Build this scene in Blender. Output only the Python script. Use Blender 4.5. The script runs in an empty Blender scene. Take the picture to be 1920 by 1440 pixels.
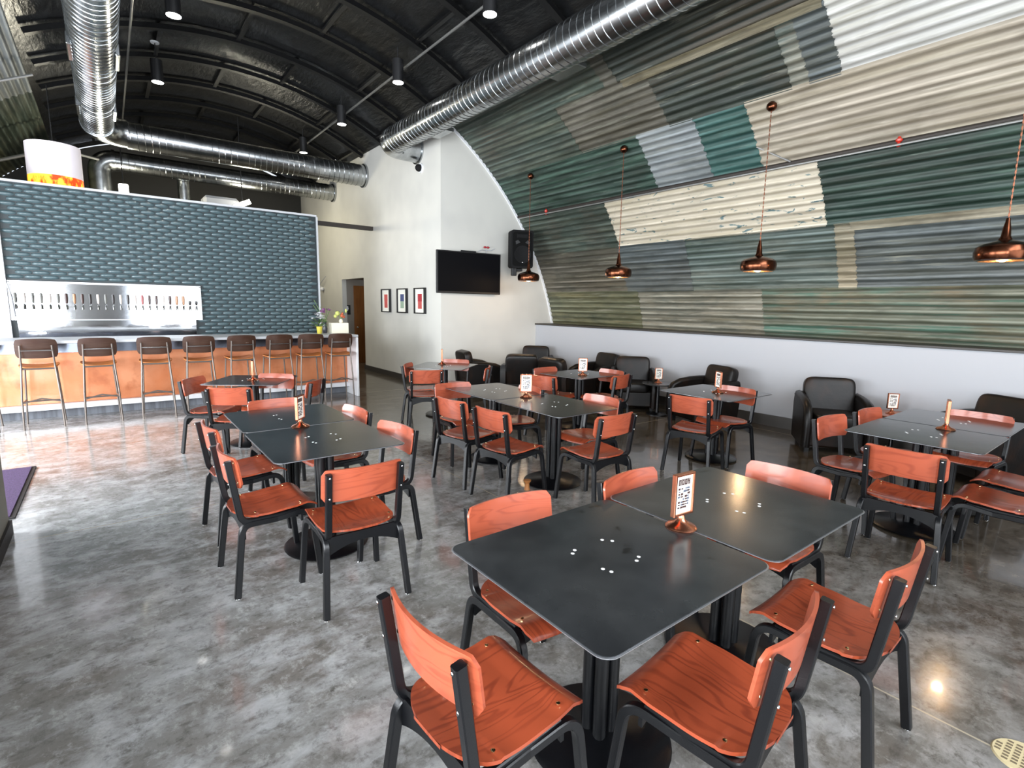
import bpy, math, random
from mathutils import Vector, Matrix
random.seed(7)
S = bpy.context.scene
COL = S.collection
PI = math.pi
def rad(a): return math.radians(a)

# ---------------------------------------------------------------- camera
def look(yaw, pitch, roll):
    cy, sy, cp, sp = math.cos(yaw), math.sin(yaw), math.cos(pitch), math.sin(pitch)
    f = Vector((sy*cp, cy*cp, -sp)); r = Vector((cy, -sy, 0)); d = f.cross(r)
    cr, sr = math.cos(roll), math.sin(roll)
    r2 = cr*r + sr*d; d2 = -sr*r + cr*d
    return Matrix((r2, -d2, -f)).transposed()
cam = bpy.data.cameras.new('camera'); camo = bpy.data.objects.new('camera', cam); COL.objects.link(camo)
camo.matrix_world = Matrix.Translation((0, 0, 1.65)) @ look(rad(37.8), rad(8.49), rad(-1.014)).to_4x4()
cam.sensor_width = 36; cam.lens = 974.15/1920*36; cam.clip_start = .05; cam.clip_end = 200
S.camera = camo

# ---------------------------------------------------------------- world, exposure, daylight
S.view_settings.view_transform = 'Standard'; S.view_settings.look = 'None'
S.view_settings.exposure = 0.38; S.view_settings.gamma = 1.0; S.view_settings.use_curve_mapping = False
S.cycles.use_denoising = True
S.cycles.max_bounces = 7; S.cycles.diffuse_bounces = 4; S.cycles.glossy_bounces = 4
S.cycles.sample_clamp_indirect = 6
W = bpy.data.worlds.new('sky'); S.world = W; W.use_nodes = True
bg = W.node_tree.nodes['Background']; bg.inputs[0].default_value = (.80, .88, 1, 1); bg.inputs[1].default_value = 1.0

def area(name, loc, rot, sx, sy, power, col=(1, 1, 1)):
    l = bpy.data.lights.new(name, 'AREA'); l.shape = 'RECTANGLE'; l.size = sx; l.size_y = sy
    l.energy = power; l.color = col
    o = bpy.data.objects.new(name, l); COL.objects.link(o); o.location = loc; o.rotation_euler = rot
    return o
DAY = (.90, .95, 1.0)
# daylight falling through the street front behind the viewer (glass walls at y = -3)
area('daylight_front_left', (-2.65, -3.15, 1.5), (rad(90), 0, 0), 2.5, 2.7, 640, DAY)
area('daylight_front_right', (3.4, -3.15, 1.5), (rad(90), 0, 0), 5.2, 2.7, 130, DAY)
area('daylight_front_arch', (2.1, -3.15, 4.0), (rad(90), 0, 0), 6.0, 1.7, 330, DAY)
# daylight through the entry glass on the left
area('daylight_entry', (-3.35, 7.2, 1.45), (rad(90), 0, rad(-90)), 4.4, 2.5, 620, DAY)
area('daylight_side', (-3.35, 1.0, 1.6), (rad(90), 0, rad(-90)), 5.6, 2.4, 720, DAY)

# ---------------------------------------------------------------- helpers
def srgb(r, g, b):
    f = lambda c: ((c/255+.055)/1.055)**2.4 if c > 10 else c/255/12.92
    return (f(r), f(g), f(b), 1)

class MB:
    def __init__(s): s.v = []; s.f = []
    def add(s, vs, fs):
        n = len(s.v); s.v += [tuple(v) for v in vs]; s.f += [tuple(i+n for i in f) for f in fs]; return s
    def box(s, c, d, rz=0, bev=0.0):
        hx, hy, hz = d[0]/2, d[1]/2, d[2]/2; b = min(bev, hx*.9, hy*.9, hz*.9)
        R = Matrix.Rotation(rz, 3, 'Z'); C = Vector(c)
        if b <= 0:
            P = [(x*hx, y*hy, z*hz) for x in (-1, 1) for y in (-1, 1) for z in (-1, 1)]
            F = [(0, 1, 3, 2), (4, 6, 7, 5), (0, 4, 5, 1), (2, 3, 7, 6), (0, 2, 6, 4), (1, 5, 7, 3)]
            return s.add([R @ Vector(p) + C for p in P], F)
        P = []; idx = {}
        for x in (-1, 1):
            for y in (-1, 1):
                for z in (-1, 1):
                    for a in range(3):
                        q = [x*(hx-b), y*(hy-b), z*(hz-b)]; q[a] = (x, y, z)[a]*(hx, hy, hz)[a]
                        idx[(x, y, z, a)] = len(P); P.append(tuple(q))
        F = []
        for a in range(3):
            o = [i for i in range(3) if i != a]
            for sg in (-1, 1):
                def k(u, w):
                    t = [0, 0, 0]; t[a] = sg; t[o[0]] = u; t[o[1]] = w; return idx[(t[0], t[1], t[2], a)]
                F.append((k(-1, -1), k(1, -1), k(1, 1), k(-1, 1)))
            for u in (-1, 1):
                for w in (-1, 1):
                    def k2(e, ax):
                        t = [0, 0, 0]; t[a] = e; t[o[0]] = u; t[o[1]] = w; return idx[(t[0], t[1], t[2], ax)]
                    F.append((k2(-1, o[0]), k2(1, o[0]), k2(1, o[1]), k2(-1, o[1])))
        for x in (-1, 1):
            for y in (-1, 1):
                for z in (-1, 1): F.append((idx[(x, y, z, 0)], idx[(x, y, z, 1)], idx[(x, y, z, 2)]))
        return s.add([R @ Vector(p) + C for p in P], F)
    def sweep(s, path, prof, side=None, cap=True, scale=None, closed=False):
        P = [Vector(p) for p in path]; n = len(P); m = len(prof); vs = []
        t0 = (P[1]-P[0]).normalized(); sd = Vector(side) if side else t0.orthogonal()
        for i, p in enumerate(P):
            if closed: t = (P[(i+1) % n]-P[i-1]).normalized()
            elif i == 0: t = t0
            elif i == n-1: t = (P[-1]-P[-2]).normalized()
            else: t = ((P[i+1]-p).normalized()+(p-P[i-1]).normalized()).normalized()
            base = Vector(side) if side else sd
            u = (base - t*base.dot(t)).normalized(); w = t.cross(u); sd = u
            k = scale[i] if scale else 1
            vs += [p + u*a*k + w*b*k for a, b in prof]
        fs = [(i*m+j, i*m+(j+1) % m, (i+1)*m+(j+1) % m, (i+1)*m+j) for i in range(n-1) for j in range(m)]
        if closed: fs += [((n-1)*m+j, (n-1)*m+(j+1) % m, (j+1) % m, j) for j in range(m)]
        elif cap: fs += [tuple(range(m))[::-1], tuple((n-1)*m+j for j in range(m))]
        return s.add(vs, fs)
    def tube(s, path, r, n=8, **k):
        return s.sweep(path, [(r*math.cos(2*PI*j/n), r*math.sin(2*PI*j/n)) for j in range(n)], **k)
    def bar(s, path, w, h, side, bev=.004, **k):
        a, b = w/2, h/2; c = min(bev, a*.6, b*.6)
        pr = [(-a+c, -b), (a-c, -b), (a, -b+c), (a, b-c), (a-c, b), (-a+c, b), (-a, b-c), (-a, -b+c)]
        return s.sweep(path, pr, side=side, **k)
    def lathe(s, prof, n=24, c=(0, 0, 0)):
        vs = []; m = len(prof)
        for j in range(n):
            a = 2*PI*j/n
            vs += [(c[0]+r*math.cos(a), c[1]+r*math.sin(a), c[2]+z) for r, z in prof]
        fs = [(j*m+i, ((j+1) % n)*m+i, ((j+1) % n)*m+i+1, j*m+i+1) for j in range(n) for i in range(m-1)]
        if prof[0][0] > 1e-6: fs.append(tuple(j*m for j in range(n))[::-1])
        if prof[-1][0] > 1e-6: fs.append(tuple(j*m+m-1 for j in range(n)))
        return s.add(vs, fs)
    def grid(s, fn, nu, nv, thick=0, tdir=None):
        g = [[Vector(fn(i/nu, j/nv)) for j in range(nv+1)] for i in range(nu+1)]
        vs = [p for r in g for p in r]; k = nv+1
        fs = [(i*k+j, (i+1)*k+j, (i+1)*k+j+1, i*k+j+1) for i in range(nu) for j in range(nv)]
        if not thick: return s.add(vs, fs)
        N = []
        for i in range(nu+1):
            for j in range(nv+1):
                if tdir: N.append(Vector(tdir)); continue
                a = g[min(i+1, nu)][j]-g[max(i-1, 0)][j]; b = g[i][min(j+1, nv)]-g[i][max(j-1, 0)]
                N.append(a.cross(b).normalized())
        q = len(vs); vs2 = [v - m*thick for v, m in zip(vs, N)]
        fs2 = [tuple(x+q for x in f[::-1]) for f in fs]
        e = []
        ring = [i*k for i in range(nu+1)] + [nu*k+j for j in range(1, nv+1)] + [i*k+nv for i in range(nu-1, -1, -1)] + [j for j in range(nv-1, 0, -1)]
        for a, b in zip(ring, ring[1:]+ring[:1]): e.append((b, a, a+q, b+q))
        return s.add(vs+vs2, fs+fs2+e)
    def prism(s, poly, z0, z1):
        n = len(poly)
        vs = [(x, y, z0) for x, y in poly]+[(x, y, z1) for x, y in poly]
        return s.add(vs, [tuple(range(n))[::-1], tuple(range(n, 2*n))]+[(i, (i+1) % n, (i+1) % n+n, i+n) for i in range(n)])
    def extr(s, poly3, vec):
        n = len(poly3); V = Vector(vec)
        vs = [Vector(p) for p in poly3]; vs += [p+V for p in vs]
        return s.add(vs, [tuple(range(n)), tuple(range(n, 2*n))[::-1]]+[(i, i+n, (i+1) % n+n, (i+1) % n) for i in range(n)])
    def ball(s, c, r, nu=12, nv=8, sc=(1, 1, 1)):
        prof = [(r*math.sin(PI*i/nv), -r*math.cos(PI*i/nv)) for i in range(nv+1)]
        t = MB().lathe(prof, nu); return s.add([(c[0]+x*sc[0], c[1]+y*sc[1], c[2]+z*sc[2]) for x, y, z in t.v], t.f)
    def xf(s, M): s.v = [tuple(M @ Vector(v)) for v in s.v]; return s
    def merge(s, o): return s.add(o.v, o.f)
    def mesh(s, name, ang=35):
        me = bpy.data.meshes.new(name); me.from_pydata(s.v, [], s.f)
        me.validate()
        import bmesh
        b = bmesh.new(); b.from_mesh(me); bmesh.ops.remove_doubles(b, verts=b.verts, dist=1e-5); bmesh.ops.recalc_face_normals(b, faces=b.faces); b.to_mesh(me); b.free()
        me.shade_smooth(); me.set_sharp_from_angle(angle=rad(ang)); return me
    def build(s, name, mat, parent=None, loc=None, label=None, ang=35):
        o = bpy.data.objects.new(name, s.mesh(name, ang)); o.data.materials.append(mat); COL.objects.link(o)
        if parent: o.parent = parent
        if loc: o.location = loc
        if label: o['label'] = label
        return o

def fillet(pts, r, n=5):
    P = [Vector(p) for p in pts]; out = [P[0]]
    for i in range(1, len(P)-1):
        a, b, c = P[i-1], P[i], P[i+1]; u = (a-b).normalized(); w = (c-b).normalized()
        ang = u.angle(w); d = min(r/math.tan(ang/2), (a-b).length*.49, (c-b).length*.49)
        p0, p1 = b+u*d, b+w*d
        for k in range(n+1):
            t = k/n; out.append(p0*(1-t)**2 + b*2*t*(1-t) + p1*t*t)
    return out + [P[-1]]
def rrect(w, h, r, n=5):
    out = []
    for cx, cy, a0 in ((w/2-r, h/2-r, 0), (-w/2+r, h/2-r, 90), (-w/2+r, -h/2+r, 180), (w/2-r, -h/2+r, 270)):
        out += [(cx+r*math.cos(rad(a0+90*k/n)), cy+r*math.sin(rad(a0+90*k/n))) for k in range(n+1)]
    return out
def tag(o, label, cat, group=None):
    o['label'] = label; o['category'] = cat
    if group: o['group'] = group
    return o
def thing(name, label, cat, loc=(0, 0, 0), rz=0, group=None):
    o = bpy.data.objects.new(name, None); o.empty_display_size = .1; COL.objects.link(o)
    o.location = loc; o.rotation_euler = (0, 0, rz); return tag(o, label, cat, group)
def struct(name, mb, m, ang=35, parent=None):
    o = mb.build(name, m, parent, ang=ang)
    if not parent: o['kind'] = 'structure'
    return o
KIDS = {}
def copy_tree(o, parent=None):
    c = o.copy(); COL.objects.link(c); c.parent = parent
    for ch in list(o.children): copy_tree(ch, c)
    return c
def place(proto, used, loc, rz, label, group=None):
    o = proto if not used else copy_tree(proto)
    o.location = loc; o.rotation_euler = (0, 0, rz); o['label'] = label
    if group: o['group'] = group
    return o

# ---------------------------------------------------------------- materials
def mat(name, col, rough=.5, metal=0, coat=0, spec=.5, emit=None, es=0, noise=None, bump=None, trans=0):
    """noise = (colour2, scale, (sx,sy,sz), lo, hi, detail); bump = (scale, strength, (sx,sy,sz))"""
    m = bpy.data.materials.new(name); m.use_nodes = True; nt = m.node_tree; N = nt.nodes; L = nt.links
    b = N['Principled BSDF']; c = col if len(col) == 4 else (*col, 1)
    b.inputs['Base Color'].default_value = c; b.inputs['Roughness'].default_value = rough
    b.inputs['Metallic'].default_value = metal; b.inputs['Coat Weight'].default_value = coat
    b.inputs['Coat Roughness'].default_value = .08; b.inputs['Specular IOR Level'].default_value = spec
    if trans: b.inputs['Transmission Weight'].default_value = trans
    if emit: b.inputs['Emission Color'].default_value = emit; b.inputs['Emission Strength'].default_value = es
    tc = N.new('ShaderNodeTexCoord')
    def nz(scale, sc, detail=4, rgh=.55, dist=0, off=(0, 0, 0)):
        mp = N.new('ShaderNodeMapping'); mp.inputs['Scale'].default_value = sc; mp.inputs['Location'].default_value = off
        L.new(tc.outputs['Object'], mp.inputs[0])
        n = N.new('ShaderNodeTexNoise'); n.inputs['Scale'].default_value = scale; n.inputs['Detail'].default_value = detail
        n.inputs['Roughness'].default_value = rgh; n.inputs['Distortion'].default_value = dist
        L.new(mp.outputs[0], n.inputs['Vector']); return n
    def ramp(src, lo, hi):
        r = N.new('ShaderNodeMapRange'); r.inputs[1].default_value = lo; r.inputs[2].default_value = hi; r.clamp = True
        L.new(src, r.inputs[0]); return r.outputs[0]
    def mix(fac, A, B, mode='MIX'):
        x = N.new('ShaderNodeMix'); x.data_type = 'RGBA'; x.blend_type = mode
        if isinstance(fac, float): x.inputs[0].default_value = fac
        else: L.new(fac, x.inputs[0])
        for i, q in ((6, A), (7, B)):
            if isinstance(q, tuple): x.inputs[i].default_value = q if len(q) == 4 else (*q, 1)
            else: L.new(q, x.inputs[i])
        return x.outputs[2]
    cur = c
    if noise:
        for nn in (noise if isinstance(noise, list) else [noise]):
            c2, sc, sv, lo, hi, det = nn
            n = nz(sc, sv, det, off=(random.random()*9, random.random()*9, random.random()*9))
            cur = mix(ramp(n.outputs[0], lo, hi), cur, c2)
        L.new(cur, b.inputs['Base Color'])
    if bump:
        bs, st, sv = bump
        n = nz(bs, sv, 4); bp = N.new('ShaderNodeBump'); bp.inputs['Strength'].default_value = st; bp.inputs['Distance'].default_value = .02
        L.new(n.outputs[0], bp.inputs['Height']); L.new(bp.outputs[0], b.inputs['Normal'])
    m['h'] = 0
    m_helpers[name] = (N, L, b, tc, nz, ramp, mix)
    return m
m_helpers = {}
one = (1, 1, 1)
BLACK = mat('black_powder_coat', srgb(11, 12, 15), .3, bump=(300, .08, one))
BLACKM = mat('matte_black', (.008, .008, .009), .5)
STEEL = mat('blackened_steel', srgb(66, 68, 70), .2, metal=.4, noise=[(srgb(46, 48, 51), 2.5, one, .42, .62, 5), (srgb(24, 24, 26), 9, one, .66, .74, 3)], bump=(5, .03, one))
EDGE = mat('bare_steel_edge', srgb(185, 186, 190), .3, metal=.8)
CHROME = mat('chrome', srgb(215, 215, 215), .12, metal=1)
BRASS = mat('brass_screw', srgb(225, 200, 150), .2, metal=1)
COPPER = mat('brushed_copper', srgb(205, 135, 105), .26, metal=1)
DCOPPER = mat('dark_copper', srgb(100, 60, 42), .22, metal=1, noise=(srgb(80, 45, 30), 14, (1, 1, .3), .4, .7, 3))
LINING = mat('pale_copper_lining', srgb(232, 178, 120), .45, metal=.3)
CHAIN = mat('copper_chain', srgb(120, 75, 55), .4, metal=.8)
LEATHER = mat('dark_brown_leather', srgb(14, 10, 8), .4, spec=.3, noise=(srgb(40, 24, 15), 3, one, .5, .75, 3), bump=(30, .06, one))
GALV = mat('galvanised_duct', srgb(190, 193, 195), .24, metal=1, noise=(srgb(150, 154, 156), 7, (1, .3, 1), .35, .7, 4), bump=(5, .05, one))
PIPE = mat('grey_conduit', srgb(165, 165, 163), .35, metal=.8)
RUSTPIPE = mat('dark_iron_pipe', srgb(58, 52, 48), .5, metal=.4)
PAINT = mat('white_wall_paint', srgb(212, 210, 203), .6, noise=(srgb(205, 203, 197), 1.2, one, .4, .6, 2), bump=(180, .03, one))
PAINT2 = mat('grey_knee_wall_paint', srgb(168, 170, 175), .6, bump=(180, .03, one))
COVE = mat('dark_cove_base', srgb(62, 58, 54), .45)
WHITE = mat('white_laminate', srgb(232, 233, 236), .35)
LIGHTG = mat('light_grey_trim', srgb(190, 192, 196), .4)
STAIN = mat('stainless_steel', srgb(215, 217, 220), .07, metal=1, bump=(2.0, .03, (1, 1, 3)))
STAINB = mat('stainless_apron', srgb(120, 126, 138), .22, metal=1)
BARORG = mat('orange_bar_panel', srgb(190, 112, 68), .32, metal=.25, coat=.2, noise=[(srgb(205, 135, 95), 2.2, one, .4, .7, 5), (srgb(165, 90, 50), 4, one, .55, .75, 4)])
GREYC = mat('grey_toe_kick', srgb(120, 124, 132), .6, noise=(srgb(95, 98, 105), 3, (6, 1, .3), .4, .6, 2))
TEAL = mat('teal_relief_tile', srgb(80, 98, 103), .28, coat=.25)
TEALB = mat('teal_grout', srgb(30, 42, 46), .5)
DOORW = mat('orange_wood_door', srgb(150, 96, 48), .4, noise=(srgb(128, 76, 34), 4, (6, 6, .5), .4, .65, 4))
TVB = mat('television_black', (.004, .004, .005), .5, spec=.06)
SPK = mat('speaker_black_plastic', srgb(20, 20, 21), .75, spec=.2)
SPK2 = mat('speaker_grille', srgb(12, 12, 12), .8, spec=.15)
PURPLE = mat('purple_carpet', srgb(84, 62, 100), .95, noise=(srgb(70, 50, 84), 60, one, .4, .6, 3), bump=(220, .5, one))
RUBBER = mat('black_rubber', srgb(30, 28, 28), .6)
PAPER = mat('white_card', srgb(240, 238, 228), .6)
INK = mat('dark_red_ink', srgb(60, 34, 32), .7)
INK2 = mat('slate_ink', srgb(90, 95, 108), .7)
PINKI = mat('pink_ink', srgb(190, 85, 80), .7)
BLUEI = mat('blue_ink', srgb(70, 80, 120), .7)
GREENI = mat('pale_green_ink', srgb(150, 170, 150), .7)
REDI = mat('red_ink', srgb(170, 45, 55), .7)
RED = mat('red_glass_bulb', srgb(190, 50, 35), .3)
STOOLB = mat('brown_moulded_plywood', srgb(66, 46, 36), .3, coat=.15, noise=(srgb(60, 38, 29), 6, (1, 1, 5), .4, .6, 3))
STOOLS = mat('orange_stool_seat', srgb(196, 118, 58), .35)
STOOLF = mat('grey_brown_stool_tube', srgb(112, 104, 98), .35, metal=.6)
LEAF = mat('green_leaf', srgb(72, 105, 62), .5, noise=(srgb(110, 140, 85), 20, one, .4, .6, 2))
PETAL = mat('white_petal', srgb(240, 240, 244), .5)
YPOT = mat('yellow_foil_pot', srgb(205, 190, 75), .3)
PURP = mat('purple_petal', srgb(120, 70, 115), .5)
ORAP = mat('orange_petal', srgb(190, 95, 60), .5)
LIMEP = mat('lime_bloom', srgb(190, 195, 110), .5)
VASE = mat('dark_vase', srgb(40, 40, 50), .2)
CREAM = mat('cream_box', srgb(236, 230, 210), .6)
STUMPW = mat('turned_wood', srgb(190, 125, 70), .45)
GRILLE = mat('cream_grille', srgb(206, 190, 150), .5)
GLASSF = mat('window_mullion', srgb(60, 62, 64), .4)
LED = mat('downlight_lens', (1, 1, 1), .4, emit=(1, .97, .92, 1), es=14)
BULB = mat('warm_bulb', (1, .8, .55), .4, emit=(1, .62, .28, 1), es=30)
TUBEL = mat('fluorescent_tube', (1, 1, 1), .4, emit=(1, .98, .88, 1), es=7)
DRUM = mat('white_drum_shade', srgb(235, 228, 235), .7, emit=(1, .93, .96, 1), es=.22)
def flame_mat():
    m = mat('flame_print', srgb(230, 120, 40), .7); N, L, b, tc, nz, ramp, mix = m_helpers['flame_print']
    n = nz(9, (1, 1, .6), 3); r = ramp(n.outputs[0], .42, .58)
    c = mix(r, srgb(255, 200, 60), srgb(205, 60, 18)); L.new(c, b.inputs['Base Color']); L.new(c, b.inputs['Emission Color'])
    b.inputs['Emission Strength'].default_value = 1.3; return m
FLAME = flame_mat()
def wood_mat(name, c1, c2, sv):
    m = mat(name, c1, .3, coat=.22); N, L, b, tc, nz, ramp, mix = m_helpers[name]
    oi = N.new('ShaderNodeObjectInfo')
    mp = N.new('ShaderNodeMapping'); mp.inputs['Scale'].default_value = sv
    cb = N.new('ShaderNodeCombineXYZ'); mu = N.new('ShaderNodeMath'); mu.operation = 'MULTIPLY'; mu.inputs[1].default_value = 40
    L.new(oi.outputs['Random'], mu.inputs[0]); [L.new(mu.outputs[0], cb.inputs[i]) for i in range(3)]
    L.new(tc.outputs['Object'], mp.inputs[0]); L.new(cb.outputs[0], mp.inputs['Location'])
    n1 = N.new('ShaderNodeTexNoise'); n1.inputs['Scale'].default_value = 1; n1.inputs['Detail'].default_value = 2; n1.inputs['Distortion'].default_value = .6
    L.new(mp.outputs[0], n1.inputs['Vector'])
    w = N.new('ShaderNodeMath'); w.operation = 'MULTIPLY'; w.inputs[1].default_value = 85; L.new(n1.outputs[0], w.inputs[0])
    sn = N.new('ShaderNodeMath'); sn.operation = 'SINE'; L.new(w.outputs[0], sn.inputs[0])
    f = ramp(sn.outputs[0], .2, 1.1)
    n2 = nz(3, (1, 1, 1), 3); cc = mix(f, c1, c2); c3 = mix(ramp(n2.outputs[0], .35, .75), cc, tuple(min(1, x*1.25) for x in c1[:3])+(1,))
    L.new(c3, b.inputs['Base Color']); return m
WOODB = wood_mat('cherry_plywood_back', srgb(158, 76, 52), srgb(130, 57, 39), (1.2, 1, 7))
WOODS = wood_mat('cherry_plywood_seat', srgb(150, 67, 41), srgb(120, 50, 31), (7, 1.4, 1))

def floor_mat():
    m = mat('stained_concrete', srgb(112, 106, 98), .17, coat=.3, bump=(3.5, .035, one)); N, L, b, tc, nz, ramp, mix = m_helpers['stained_concrete']
    b.inputs['Coat Roughness'].default_value = .05
    n1 = nz(.55, one, 4, .6, .3); n2 = nz(3.6, (1, 1.5, 1), 8, .68, .25, (3, 5, 0)); n3 = nz(13, (1, 1.5, 1), 6, .7, .3, (1, 2, 0)); n4 = nz(1.1, one, 3, .6, .5, (8, 1, 0))
    c = mix(ramp(n1.outputs[0], .35, .68), srgb(132, 130, 126), srgb(174, 174, 173))
    c = mix(ramp(n4.outputs[0], .45, .95), c, srgb(98, 74, 50))
    stain_shade = nz(.16, one, 2, .5, .4, (2.2, 6.1, 0))
    c = mix(ramp(n2.outputs[0], .44, .66), c, srgb(200, 201, 203))
    c = mix(ramp(n3.outputs[0], .52, .78), c, srgb(84, 80, 74))
    n8 = nz(8, (1.3, 1, 1), 9, .78, .15, (4, 4, 0)); c = mix(ramp(n8.outputs[0], .52, .72), c, srgb(212, 212, 211)); c = mix(ramp(n8.outputs[0], .46, .3), c, srgb(112, 109, 104))
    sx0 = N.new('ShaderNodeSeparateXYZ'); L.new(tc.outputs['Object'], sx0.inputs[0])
    gx = N.new('ShaderNodeMath'); gx.operation = 'MULTIPLY_ADD'; gx.inputs[1].default_value = .115; L.new(sx0.outputs[0], gx.inputs[0]); L.new(stain_shade.outputs[0], gx.inputs[2])
    # brown staining plus painted-in daylight falloff: slab colour darkens towards the right
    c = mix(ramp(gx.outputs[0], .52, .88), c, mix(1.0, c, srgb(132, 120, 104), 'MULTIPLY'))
    sep = N.new('ShaderNodeSeparateXYZ'); L.new(tc.outputs['Object'], sep.inputs[0])
    def joint(out, off, per):
        a = N.new('ShaderNodeMath'); a.operation = 'ADD'; a.inputs[1].default_value = -off+per*20+per/2; L.new(out, a.inputs[0])
        q = N.new('ShaderNodeMath'); q.operation = 'MODULO'; q.inputs[1].default_value = per; L.new(a.outputs[0], q.inputs[0])
        w = N.new('ShaderNodeMath'); w.operation = 'SUBTRACT'; w.inputs[1].default_value = per/2; L.new(q.outputs[0], w.inputs[0])
        e = N.new('ShaderNodeMath'); e.operation = 'ABSOLUTE'; L.new(w.outputs[0], e.inputs[0])
        l = N.new('ShaderNodeMath'); l.operation = 'LESS_THAN'; l.inputs[1].default_value = .005; L.new(e.outputs[0], l.inputs[0]); return l.outputs[0]
    jx = joint(sep.outputs[0], 2.58, 4.6); jy = joint(sep.outputs[1], 4.7, 4.6)
    mx = N.new('ShaderNodeMath'); mx.operation = 'MAXIMUM'; L.new(jx, mx.inputs[0]); L.new(jy, mx.inputs[1])
    c = mix(mx.outputs[0], c, srgb(170, 160, 140)); L.new(c, b.inputs['Base Color'])
    rr = ramp(n2.outputs[0], .3, .8); q = N.new('ShaderNodeMapRange'); q.inputs[3].default_value = .12; q.inputs[4].default_value = .26
    L.new(rr, q.inputs[0]); L.new(q.outputs[0], b.inputs['Roughness']); return m
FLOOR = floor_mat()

def sheet_mat(name, c1, c2, c3, peel=None, dirt=.5, lite=srgb(122, 122, 108), amt=(.5, .7), st=(.46, .62)):
    m = mat(name, c1, .52, metal=.12, bump=(8, .12, (3, .6, 3))); N, L, b, tc, nz, ramp, mix = m_helpers[name]
    o = random.random()*20
    n1 = nz(1.0, (9, .55, 9), 5, .6, .3, (o, o, 0)); n2 = nz(1.0, (1.6, .8, 1.6), 4, .6, .5, (0, o, o)); n3 = nz(1.0, (26, 2.2, 26), 5, .7, .5, (o, 0, o))
    c = mix(ramp(n1.outputs[0], *st), c1, c2)
    c = mix(ramp(n2.outputs[0], *amt), c, c3)
    k = ramp(n3.outputs[0], .42, .72); dk = mix(k, (1, 1, 1, 1), (dirt, dirt, dirt*.96, 1)); c = mix(1.0, c, dk, 'MULTIPLY')
    n5 = nz(1.0, (3.5, .35, 3.5), 6, .7, .8, (o, 7, o)); d5 = mix(ramp(n5.outputs[0], .42, .62), (1, 1, 1, 1), (dirt+.1, dirt+.08, dirt, 1)); c = mix(1.0, c, d5, 'MULTIPLY')
    n6 = nz(1.0, (14, .9, 14), 5, .65, .4, (7, o, o)); 
    # paint rubbed off the crests, grime lying in the troughs
    at = N.new('ShaderNodeAttribute'); at.attribute_name = 'crest'
    n7 = nz(1.0, (4, .5, 4), 5, .7, .3, (o, 11, 3)); q1 = N.new('ShaderNodeMath'); q1.operation = 'MULTIPLY'
    L.new(ramp(at.outputs['Fac'], .55, 1.0), q1.inputs[0]); L.new(ramp(n7.outputs[0], .45, .62), q1.inputs[1])
    c = mix(q1.outputs[0], c, tuple(min(1, x*1.5+.05) for x in c1[:3])+(1,))
    q2 = N.new('ShaderNodeMath'); q2.operation = 'MULTIPLY'; L.new(ramp(at.outputs['Fac'], .3, .0), q2.inputs[0]); L.new(ramp(n2.outputs[0], .35, .6), q2.inputs[1])
    c = mix(q2.outputs[0], c, tuple(x*(dirt-.05) for x in c1[:3])+(1,))
    c = mix(ramp(n6.outputs[0], .6, .74), c, lite)
    if peel:
        n4 = nz(1.0, (10, 3.2, 10), 5, .55, 1.5, (o, 3, o)); c = mix(ramp(n4.outputs[0], .62, .64), c, peel)
    L.new(c, b.inputs['Base Color']); return m
SH = {
 'dkgreen': sheet_mat('dark_green_sheet', srgb(58, 70, 62), srgb(96, 104, 92), srgb(78, 72, 62)),
 'green': sheet_mat('striped_green_sheet', srgb(38, 58, 50), srgb(70, 96, 84), srgb(52, 58, 50), st=(.5, .6), dirt=.55, lite=srgb(92, 104, 92)),
 'blackgreen': sheet_mat('black_green_sheet', srgb(42, 50, 44), srgb(62, 68, 58), srgb(72, 64, 52)),
 'olive': sheet_mat('olive_sheet', srgb(98, 100, 78), srgb(128, 124, 94), srgb(74, 80, 66)),
 'greige': sheet_mat('greige_sheet', srgb(122, 120, 108), srgb(146, 142, 128), srgb(88, 98, 92)),
 'tealtan': sheet_mat('teal_and_tan_sheet', srgb(96, 100, 86), srgb(78, 112, 98), srgb(122, 110, 88), st=(.5, .62)),
 'brown': sheet_mat('brown_grey_sheet', srgb(92, 88, 78), srgb(112, 108, 96), srgb(70, 74, 66)),
 'blueteal': sheet_mat('blue_teal_sheet', srgb(84, 97, 93), srgb(112, 120, 114), srgb(76, 90, 80)),
 'slate': sheet_mat('slate_sheet', srgb(82, 89, 90), srgb(104, 110, 108), srgb(72, 74, 68)),
 'tan': sheet_mat('tan_sheet', srgb(138, 130, 110), srgb(158, 150, 130), srgb(106, 98, 82)),
 'cream': sheet_mat('peeling_cream_sheet', srgb(190, 180, 162), srgb(174, 165, 147), srgb(182, 172, 152), peel=srgb(92, 112, 112), dirt=.86, lite=srgb(196, 186, 168)),
 'white': sheet_mat('white_sheet', srgb(180, 179, 175), srgb(170, 168, 164), srgb(160, 156, 148), dirt=.84, lite=srgb(176, 174, 170)),
 'beige': sheet_mat('beige_sheet', srgb(148, 138, 123), srgb(162, 154, 140), srgb(124, 115, 100), dirt=.78, lite=srgb(168, 160, 146)),
 'silver': sheet_mat('silver_sheet', srgb(122, 128, 130), srgb(142, 146, 148), srgb(104, 110, 112), dirt=.7),
 'teal': sheet_mat('teal_sheet', srgb(52, 88, 84), srgb(66, 104, 100), srgb(44, 72, 68), dirt=.6, lite=srgb(90, 112, 104)),
}
CEIL = mat('black_ceiling_foil', srgb(20, 21, 22), .3, coat=.15, bump=(2.0, .9, (5, 1.5, 5)), noise=(srgb(12, 12, 13), 3, (2, 1, 2), .4, .6, 4))
RIBM = mat('black_ceiling_rib', srgb(12, 12, 13), .4)

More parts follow.
